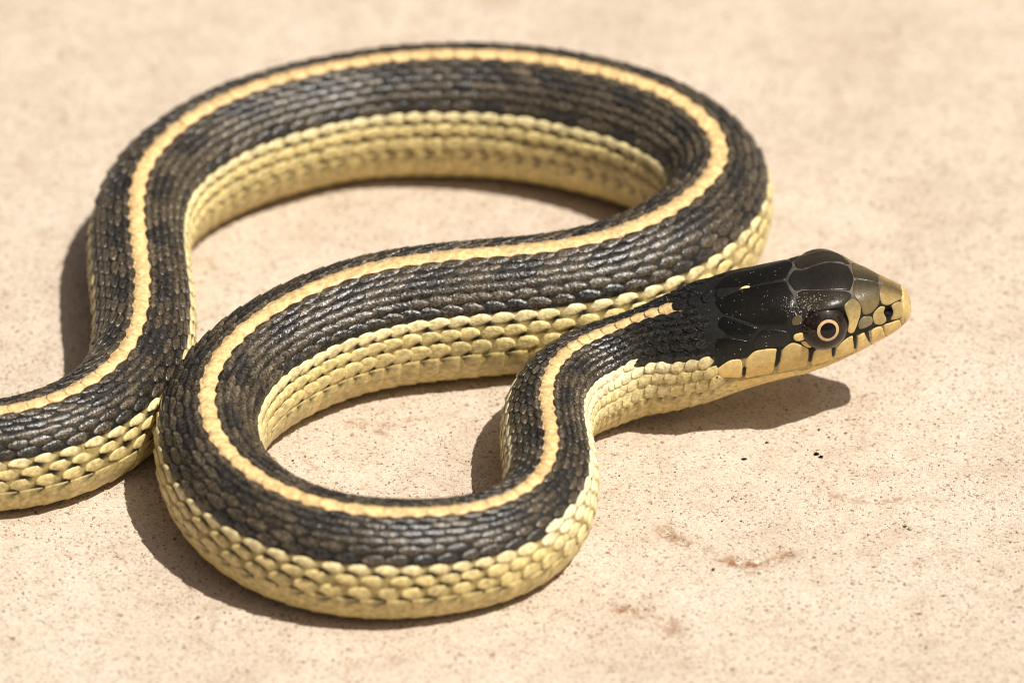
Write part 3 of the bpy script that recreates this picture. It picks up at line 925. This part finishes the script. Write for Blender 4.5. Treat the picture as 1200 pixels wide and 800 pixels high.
rings = ring_positions()
A_S = np.array([0.0, 0.12, 0.32, 0.55, 0.76, 0.92, 0.985, 1.0])      # front to free edge
B_S = np.array([-1.0, -0.94, -0.48, 0.0, 0.48, 0.94, 1.0])
SC = []
for k, (u, st) in enumerate(rings):
    for jrow in range(-9, 10):
        aj = abs(jrow)
        uu = u + (st * 0.5 if aj % 2 else 0.0)
        uu += rng.normal(0, 0.045) * st
        vv = math.copysign(1, jrow) * ROW_V[aj] + rng.normal(0, 0.35)
        d = UL - uu
        if d - st * 0.62 < np.interp(abs(vv), HEAD_EDGE_V, HEAD_EDGE_D): continue
        SC.append((uu, vv, st, jrow, k))
SC = np.array(SC)
su, sv_, sst, srow, sk = SC.T
arow = np.abs(srow).astype(int)
_, _, gu0, gv0 = surf(su, sv_)
taper = np.clip(np.interp(su, SU, SP[:, 4]) / 6.2, 0.2, 1.2)
neck = (UL - su < 78) & (arow >= 6)
length = sst * np.where(neck, 1.32, 1.0) * np.where(arow >= 7, np.where(neck, 1.0, 1.15), np.where(arow == 0, 1.45, 1.38)) * rng.normal(1, 0.03, len(su))
halfw = 0.5 * ROW_W[arow] * gv0 * np.where(arow >= 7, np.where(neck, 1.2, 1.05), np.where(arow == 0, 1.0, 1.2))
len_u = length / np.clip(gu0, 0.45, 2) ** 0.9
n_s = len(su)
AA, BB = np.meshgrid(A_S, B_S, indexing='ij')
flank = (arow >= 7)
prof_d = np.interp(A_S, [0, 0.12, 0.32, 0.55, 0.76, 0.92, 1.0], [0.45, 0.78, 1.0, 1.0, 0.82, 0.46, 0.14])
prof_f = np.interp(A_S, [0, 0.12, 0.32, 0.55, 0.76, 0.92, 1.0], [0.50, 0.84, 1.0, 1.0, 0.88, 0.62, 0.30])
prof_0 = np.interp(A_S, [0, 0.12, 0.32, 0.55, 0.76, 0.92, 1.0], [0.7, 0.9, 1.0, 1.0, 0.95, 0.75, 0.40])
prof = np.where(flank[:, None], prof_f, np.where((arow == 0)[:, None], prof_0, prof_d))                        # n,8
cut = np.interp(A_S, [0, 0.32, 0.55, 0.76, 0.92, 1.0], [0.50, 1.0, 0.80, 0.44, 0.16, 0.04])
belly_side = ((flank & ~neck)[:, None, None] & (BB[None] * np.sign(sv_)[:, None, None] > 0))
prof3 = np.where(belly_side, np.minimum(prof, cut[None])[:, :, None], prof[:, :, None])
wx = BB[None] * prof3 * halfw[:, None, None]                # mm across
ua = su[:, None, None] + (0.5 - AA[None]) * len_u[:, None, None]
va = sv_[:, None, None] + wx / np.maximum(gv0, 1e-3)[:, None, None]
tz = taper[:, None, None]
hgt = -0.07 + np.where(flank, 0.26, 0.20)[:, None, None] * AA[None] ** 1.2 * rng.normal(1, 0.10, (n_s, 1, 1))
hgt = hgt + np.where(flank, 0.06, 0.03)[:, None, None] * (1 - BB[None] ** 2)                                   # gently domed
keel = np.where(arow >= 9, 0.0, np.where(arow >= 7, 0.07, 0.13))[:, None, None]
hgt = hgt + keel * (np.abs(BB[None]) < 0.05) * np.clip(AA[None] * 2.2, 0, 1)
edge = (np.abs(BB[None]) > 0.95) | (np.arange(8)[None, :, None] == 7)
hgt = np.where(edge, np.minimum(hgt - 0.12, 0.0), hgt)
hgt = hgt * tz
PS, _, _, _ = surf(ua, va, hgt)
PS = PS.reshape(n_s, -1, 3)
# colours
rnd = rng.normal(0, 1, n_s)
colS = np.zeros((n_s, 8, 7, 3))
fy = first_yellow(su)
blot = (np.floor(sk / 2 + np.where(arow > 4, 0.0, 0.5)) % 2 == 0) & (np.isin(arow, (2, 3, 6)) | (rng.random(n_s) < 0.08))
nape = sstep(UL - su, 46, 30)
for q in range(n_s):
    aj = arow[q]
    if aj == 0:
        c = np.tile(CREAM * (1 + 0.05 * rnd[q]), (8, 7, 1))
        c[:2] *= 0.9
        if UL - su[q] < 28.6: c[:] = BLACK * 1.2
    elif aj > fy[q]:
        base = (PALE if aj == 7 or (aj == 6) else YELLOW * (1.0 if aj == 8 else 0.94)) * (1 + 0.06 * rnd[q])
        c = np.tile(base, (8, 7, 1))
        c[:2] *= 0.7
        if 30 < UL - su[q] < 72: c[:, :, :] *= np.array((1.10, 1.16, 1.35))
    else:
        b0 = BROWN * (0.92 + 0.20 * rnd[q])
        if blot[q]: b0 = BLACK * 1.25 + BROWN * 0.15
        b0 = np.maximum(b0, BLACK * 0.9)
        b0 = b0 * (1 - nape[q]) + BLACK * nape[q]
        c = np.tile(b0, (8, 7, 1))
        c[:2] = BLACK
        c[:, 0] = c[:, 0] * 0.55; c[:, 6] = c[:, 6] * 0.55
        c[5:7, 1:6] = c[5:7, 1:6] * 1.7 + 0.006  # pale highlight painted along the free edge
        c[2:7, 3] = c[2:7, 3] * 1.5 + 0.004  # keel highlight painted into the colour
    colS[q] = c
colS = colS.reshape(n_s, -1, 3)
# black flecks on the skin behind each side scale: they open up where the body bends outward
ca = body.data.color_attributes['Col']
buf = np.empty(len(body.data.vertices) * 4, np.float32); ca.data.foreach_get('color', buf); buf = buf.reshape(-1, 4)
for q in np.where((arow >= 6) & (UL - su > 76))[0]:
    if rng.random() < 0.12: continue
    uf = su[q] - 0.38 * len_u[q]
    for wv in (0.44,) if arow[q] < 9 else (0.42,):
        vf = math.copysign(abs(sv_[q]) + wv * ROW_W[arow[q]], sv_[q])
        i0, i1 = np.searchsorted(us, (uf - 1.4, uf + 1.4))
        dv = (vs - vf) * gv0[q]
        jj = np.where(np.abs(dv) < 1.2)[0]
        k = np.exp(-(((us[i0:i1, None] - uf) / 0.80) ** 2 + (dv[jj][None] / 0.60) ** 2) ** 2)
        idx = (np.arange(i0, i1)[:, None] * nv + jj[None]).ravel()
        kk = k.ravel()[:, None]
        buf[idx, :3] = buf[idx, :3] * (1 - kk) + BLACK * kk
ca.data.foreach_set('color', buf.ravel())
FQ = grid_faces(8, 7)
dark = (arow > 0) & ~(arow > fy)

# which scales show largest from where the photograph was taken
camP = np.array(cam.location) / MM
cen = PS.mean(1)
nrm = np.cross(PS[:, 3 * 7 + 6] - PS[:, 3 * 7], PS[:, 6 * 7 + 3] - PS[:, 7 + 3])
area = np.linalg.norm(nrm, axis=1)
view = camP - cen
dist = np.linalg.norm(view, axis=1)
facing = np.abs(np.einsum('ij,ij->i', nrm / area[:, None], view / dist[:, None]))
outw = np.einsum('ij,ij->i', surf(su, sv_)[1], view / dist[:, None])
shown = area * facing * (outw > 0.15)
inv = np.array(cam.matrix_basis.inverted())
cc = np.c_[cen * MM, np.ones(n_s)] @ inv.T
inx = (np.abs(cc[:, 0] / -cc[:, 2]) < 0.098) & (np.abs(cc[:, 1] / -cc[:, 2]) < 0.064)
shown = shown * inx
order = np.argsort(-shown)
big = np.zeros(n_s, bool); big[order[:300]] = True
for q in np.where(big)[0]:
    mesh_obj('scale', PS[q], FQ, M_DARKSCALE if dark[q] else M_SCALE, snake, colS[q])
for nm, mat_, sel in (('back_scale_rows', M_DARKSCALE, dark), ('side_scale_rows', M_SCALE, ~dark)):
    rest = np.where(~big & sel)[0]
    FR = (FQ[None] + (np.arange(len(rest)) * 56)[:, None, None]).reshape(-1, 4)
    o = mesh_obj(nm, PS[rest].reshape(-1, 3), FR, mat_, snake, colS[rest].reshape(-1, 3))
    o['kind'] = 'stuff'

# ---- broad belly scales, one to a ring
TV = np.r_[-1.0, -0.985, np.linspace(-0.95, 0.95, 19), 0.985, 1.0]
TA = np.array([0.0, 0.3, 0.7, 0.95, 1.0])
for k, (u, st) in enumerate(rings):
    d = UL - u
    if d < 24: continue
    span = 180 - VENTRAL_V
    Aq, Vq = np.meshgrid(TA, TV, indexing='ij')
    ang = 180 + Vq * span
    ang = np.where(ang > 180, ang - 360, ang)
    uq = u + (0.5 - Aq) * st * 1.25 - 0.25 * st * (1 - Vq ** 2) * 0
    h = -0.05 + 0.20 * Aq
    h = np.where((np.abs(Vq) > 0.99) | (Aq > 0.99), -0.06, h) * np.clip(np.interp(u, SU, SP[:, 4]) / 6.2, 0.2, 1.2)
    PB, _, _, _ = surf(uq, ang, h)
    c = np.tile(BELLY * (1 + 0.05 * rng.normal()), Aq.shape + (1,))
    sp = (np.abs(Vq) > 0.86) & (np.abs(Vq) < 0.97) & (Aq < 0.5)
    if rng.random() < 0.8: c[sp] = BLACK
    mesh_obj('belly_scale', PB.reshape(-1, 3), grid_faces(len(TA), len(TV)), M_SCALE, snake, c.reshape(-1, 3))

# ---- head shields
KIND = {
    'lip': ((0.74, 0.55, 0.23), (0.78, 0.54, 0.18)), 'preoc': ((0.16, 0.12, 0.05), (0.62, 0.45, 0.18)),
    'loreal': ((0.20, 0.16, 0.09), (0.24, 0.19, 0.10)), 'nasal': ((0.36, 0.26, 0.10), (0.46, 0.34, 0.14)),
    'inter': ((0.10, 0.07, 0.03), (0.34, 0.24, 0.09)), 'prefr': ((0.036, 0.029, 0.018), (0.17, 0.125, 0.055)),
    'supra': ((0.020, 0.016, 0.011), (0.034, 0.027, 0.017)), 'pari': ((0.007, 0.006, 0.005), (0.010, 0.009, 0.006)),
    'bar': ((0.010, 0.008, 0.006), (0.012, 0.010, 0.008)),
    'postoc': ((0.10, 0.08, 0.04), (0.14, 0.11, 0.05)), 'temp': ((0.010, 0.009, 0.008), (0.022, 0.020, 0.019)),
    'tempd': ((0.006, 0.006, 0.005), (0.008, 0.008, 0.007)), 'front': ((0.014, 0.012, 0.009), (0.018, 0.015, 0.011)),
    'rost': ((0.46, 0.32, 0.12), (0.60, 0.42, 0.16)), 'jaw': ((0.76, 0.54, 0.19), (0.74, 0.52, 0.18)),
}
RT = [1.0, 0.965, 0.88, 0.6, 0.3]
RH = [-0.03, 0.04, 0.06, 0.07, 0.07]


TIGHT = ('supra', 'front', 'prefr', 'inter', 'pari', 'nasal', 'loreal', 'preoc')


def shield(name, kind, pts, gap=0.03, thick=1.0, label=None):
    """a raised shield on the head; pts are (mm behind snout, degrees)"""
    p = np.array(pts, float)
    if kind in TIGHT: gap = -0.085 if kind in ('supra', 'front', 'prefr', 'inter') else -0.05
    if kind == 'lip': gap = -0.05
    um, vm = UL - p[:, 0].mean(), p[:, 1].mean()
    _, _, gu, gv = surf(um, vm)
    q = np.stack([-p[:, 0] * float(gu), p[:, 1] * float(gv)], 1)      # local mm
    # subdivide, then round the corners once
    dense = []
    for s0, s1 in zip(q, np.roll(q, -1, 0)):
        n = max(2, int(np.linalg.norm(s1 - s0) / 0.35))
        for t in range(n): dense.append(s0 + (s1 - s0) * t / n)
    q = np.array(dense)
    q = 0.25 * np.roll(q, 1, 0) + 0.5 * q + 0.25 * np.roll(q, -1, 0)
    c = q.mean(0)
    rad = np.linalg.norm(q - c, axis=1, keepdims=True)
    q = c + (q - c) * np.clip(1 - gap / np.maximum(rad, 0.2), 0.3, 1.2)
    n = len(q)
    R = np.concatenate([c + (q - c) * t for t in RT] + [c[None]])
    hh = np.r_[np.repeat(RH, n), 0.07] * thick
    uu, vv = UL + R[:, 0] / float(gu), R[:, 1] / float(gv)
    PP, _, _, _ = surf(np.minimum(uu, UL - 0.02), vv, hh)
    F = []
    for r in range(len(RT) - 1):
        for t in range(n):
            F.append((r * n + t, r * n + (t + 1) % n, (r + 1) * n + (t + 1) % n, (r + 1) * n + t))
    e = (len(RT) - 1) * n
    for t in range(n): F.append((e + t, e + (t + 1) % n, len(RT) * n))
    # outward winding
    a, b_, cc_ = PP[e], PP[e + n // 3], PP[-1]
    _, nn, _, _ = surf(um, vm)
    area2 = 0.5 * np.sum(q[:, 0] * np.roll(q[:, 1], -1) - np.roll(q[:, 0], -1) * q[:, 1])
    if area2 > 0: F = [tuple(reversed(f)) for f in F]
    c0, c1 = [np.array(x) for x in KIND[kind]]
    av = np.abs(vv); f = (av - av.min()) / max(av.max() - av.min(), 1e-6)
    f = f * f * (3 - 2 * f)
    col = c0 * (1 - f[:, None]) + c1 * f[:, None]
    col = col * (1 + 0.05 * rng.normal())
    col[:n] *= 0.75
    o = mesh_obj(name, PP, F, M_PLATE, snake, col)
    if label: o['label'] = label
    return o


for name, kind, pts in PLATES:
    if kind.endswith('_sym'):
        if kind == 'rost_sym': continue
        full = list(pts) + [(a, -b) for a, b in reversed(pts)]
        full = [full[t] for t in range(len(full)) if t == 0 or full[t] != full[t - 1]]
        shield(name, kind[:-4], full)
    else:
        tk = 1.6 if kind == 'bar' else 1.0
        shield(name, kind, pts, thick=tk)
        shield(name, kind, [(a, -b) for a, b in reversed(pts)], thick=tk)
Aq, Vq = np.meshgrid(np.linspace(0, 1, 14), np.linspace(-1, 1, 33), indexing='ij')
dq = 2.3 * (1 - Aq) * (1 - 0.12 * Vq ** 2) + 0.02
PR, _, _, _ = surf(UL - dq, Vq * 122, np.where((Aq < 0.01) | (np.abs(Vq) > 0.99), -0.03, 0.05))
fr = np.abs(Vq)[..., None]
mesh_obj('rostral_scale', PR.reshape(-1, 3), grid_faces(14, 33), M_PLATE, snake, (np.array((0.40, 0.28, 0.11)) * (1 - fr) + np.array((0.62, 0.44, 0.17)) * fr).reshape(-1, 3))
o = shield('crown_spot', 'lip', [(20.9, -0.4), (21.3, -1.9), (21.8, -1.1), (22.1, 1.4), (21.5, 1.2), (21.1, 2.0)], thick=1.3, label='tiny cream spot on the black crown')
# lower lip
dl = [3.2, 5.2, 7.4, 9.8, 12.6, 15.8, 19.2, 22.4]
for d0, d1 in zip(dl[:-1], dl[1:]):
    for sgn in (1, -1):
        m0, m1 = float(mouth_v(d0)), float(mouth_v(d1))
        pts = [(d0, sgn * (m0 + 2.0)), (d1, sgn * (m1 + 2.0)), (d1 - 0.25, sgn * (m1 + 17)), (d0 - 0.25, sgn * (m0 + 17))]
        shield('lower_lip_scale', 'jaw', pts, gap=0.03, thick=0.6)

# ---- eyes and nostrils
def cap(centre, axis_, R, ang0, ang1, nr=8, ns=40, k=1.0):
    """band of a sphere about an axis between two half-angles"""
    ax = np.asarray(axis_); t = np.cross(ax, (0, 0, 1.0)); t /= np.linalg.norm(t); b_ = np.cross(ax, t)
    an = np.linspace(ang0, ang1, nr); ph = np.linspace(0, 2 * math.pi, ns, endpoint=False)
    A2, H2 = np.meshgrid(an, ph, indexing='ij')
    V = centre + R * (k * np.cos(A2)[..., None] * ax + np.sin(A2)[..., None] * (np.cos(H2)[..., None] * t + np.sin(H2)[..., None] * b_))
    F = []
    for r in range(nr - 1):
        for s in range(ns):
            F.append((r * ns + s, (r + 1) * ns + s, (r + 1) * ns + (s + 1) % ns, r * ns + (s + 1) % ns))
    V = V.reshape(-1, 3)
    if ang0 < 1e-4:
        F = [tuple(dict.fromkeys(f)) for f in F]
    return V, F


for sgn in (1, -1):
    q, n, _, _ = surf(EYE_U, sgn * (EYE_V + 1.6))
    R, k = 2.88, 0.72
    lat = np.array((0.0, -sgn * 1.0, 0.0))
    n = n * 0.9 + lat * 0.1 + np.array((0.06, 0, 0.24)); n /= np.linalg.norm(n)
    ctr = q - n * 1.22
    V, F = cap(ctr, n, R, 0.001, math.radians(170), 30, 64, k)
    eye = mesh_obj('eye', V, F, M_IRIS, snake)
    bm = bmesh.new(); bm.from_mesh(eye.data); bmesh.ops.remove_doubles(bm, verts=bm.verts, dist=1e-6); bmesh.ops.recalc_face_normals(bm, faces=bm.faces); bm.to_mesh(eye.data); bm.free()
    V, F = cap(ctr, n, R + 0.012, math.asin(0.93 / R), math.asin(1.27 / R), 5, 56, k)
    mesh_obj('iris_ring', V, F, M_RING, eye)
    V, F = cap(ctr, n, R + 0.010, 0.001, math.asin(0.935 / R), 8, 56, k)
    mesh_obj('pupil', V, F, M_PUPIL, eye)
    # nostril
    q, n, gu, gv = surf(HEADDATA['nos_u'], sgn * HEADDATA['nos_v'])
    t = np.cross(n, (0, 0, 1.0)); t /= np.linalg.norm(t); b_ = np.cross(n, t)
    V = []; F = []
    prof_n = [(0.50, 0.03), (0.44, 0.05), (0.36, -0.05), (0.25, -0.22), (0.10, -0.30)]
    for r, h in prof_n:
        for s in range(24):
            a = 2 * math.pi * s / 24
            V.append(q + t * r * 1.05 * math.cos(a) + b_ * r * 0.95 * math.sin(a) + n * h)
    for r in range(len(prof_n) - 1):
        for s in range(24):
            F.append((r * 24 + s, r * 24 + (s + 1) % 24, (r + 1) * 24 + (s + 1) % 24, (r + 1) * 24 + s))
    F.append(tuple(range(96, 120)))
    mesh_obj('nostril', V, F, M_DARK, snake)


# ---------------------------------------------------------------- loose sand grains
PHI = (1 + 5 ** 0.5) / 2
ICO_V = np.array([(-1, PHI, 0), (1, PHI, 0), (-1, -PHI, 0), (1, -PHI, 0), (0, -1, PHI), (0, 1, PHI), (0, -1, -PHI), (0, 1, -PHI), (PHI, 0, -1), (PHI, 0, 1), (-PHI, 0, -1), (-PHI, 0, 1)]) / math.hypot(1, PHI)
ICO_F = np.array([(0, 11, 5), (0, 5, 1), (0, 1, 7), (0, 7, 10), (0, 10, 11), (1, 5, 9), (5, 11, 4), (11, 10, 2), (10, 7, 6), (7, 1, 8), (3, 9, 4), (3, 4, 2), (3, 2, 6), (3, 6, 8), (3, 8, 9), (4, 9, 5), (2, 4, 11), (6, 2, 10), (8, 6, 7), (9, 8, 1)])


def grains(name, pos, rad, col, label, cat):
    n = len(pos)
    V = ICO_V[None] * rng.normal(1, 0.18, (n, 12, 1)) * rad[:, None, None] * rng.uniform(0.7, 1.25, (n, 1, 3))
    V = V + pos[:, None, :]
    F = (ICO_F[None] + (np.arange(n) * 12)[:, None, None]).reshape(-1, 3)
    o = mesh_obj(name, V.reshape(-1, 3), F, M_GRAIN, None, np.repeat(col, 12, 0), smooth=False)
    o['kind'] = 'stuff'; o['label'] = label; o['category'] = cat
    return o


ng = 26000
px_, py_ = rng.uniform(-76, 76, ng), rng.uniform(-72, 102, ng)
keep = vnoise(px_ / 9, py_ / 9, 31) * 0.6 + vnoise(px_ / 2.5, py_ / 2.5, 32) * 0.4 > rng.uniform(0.1, 0.75, ng)
px_, py_ = px_[keep], py_[keep]
ng = len(px_)
rad = np.clip(rng.lognormal(math.log(0.085), 0.38, ng), 0.04, 0.24)
pz_, _ = ground_height(px_, py_)
kind = rng.random(ng)
gc = np.where(kind[:, None] < 0.80, np.array((0.55, 0.44, 0.34)), np.where(kind[:, None] < 0.93, np.array((0.30, 0.19, 0.11)), np.array((0.06, 0.04, 0.028))))
gc = gc * rng.normal(1, 0.13, (ng, 1))
rad = np.where(kind > 0.93, rad * 0.85, rad)
grains('sand_grains', np.stack([px_, py_, pz_ + rad * 0.25], -1), rad, np.clip(gc, 0.01, 0.8), 'loose pale and brown sand grains strewn over the stone', 'sand')

# fine dust on the crown; nape specks also stand in for keel glints
nd = 340
ud = np.r_[rng.normal(UL - 14.8, 1.4, 170), rng.uniform(UL - 40, UL - 17, nd - 170)]
vd = np.r_[rng.normal(33, 6, 170), rng.uniform(-25, 70, nd - 170)]
rd = rng.uniform(0.02, 0.055, nd)
pd_, _, _, _ = surf(ud, vd, 0.09 + rd * 0.3)
grains('dust_and_glints', pd_, rd, np.tile((0.6, 0.55, 0.47), (nd, 1)) * rng.normal(1, 0.1, (nd, 1)), "fine pale dust specks stuck to the snake's dark head and nape", 'dust')

# a few black crumbs lying on the bare sand
for cx, cy, cr, clabel in CRUMBS:
    cz, _ = ground_height(np.array([cx]), np.array([cy]))
    V = ICO_V * rng.normal(1, 0.22, (12, 1)) * cr * np.array((1.5, 1.0, 0.7)) + np.array((cx, cy, float(cz[0]) + cr * 0.35))
    o = mesh_obj('crumb', V, ICO_F, M_DARK, None, smooth=False)
    o['label'] = clabel
    o['category'] = 'crumb'
    o['group'] = 'black crumbs on the sand'
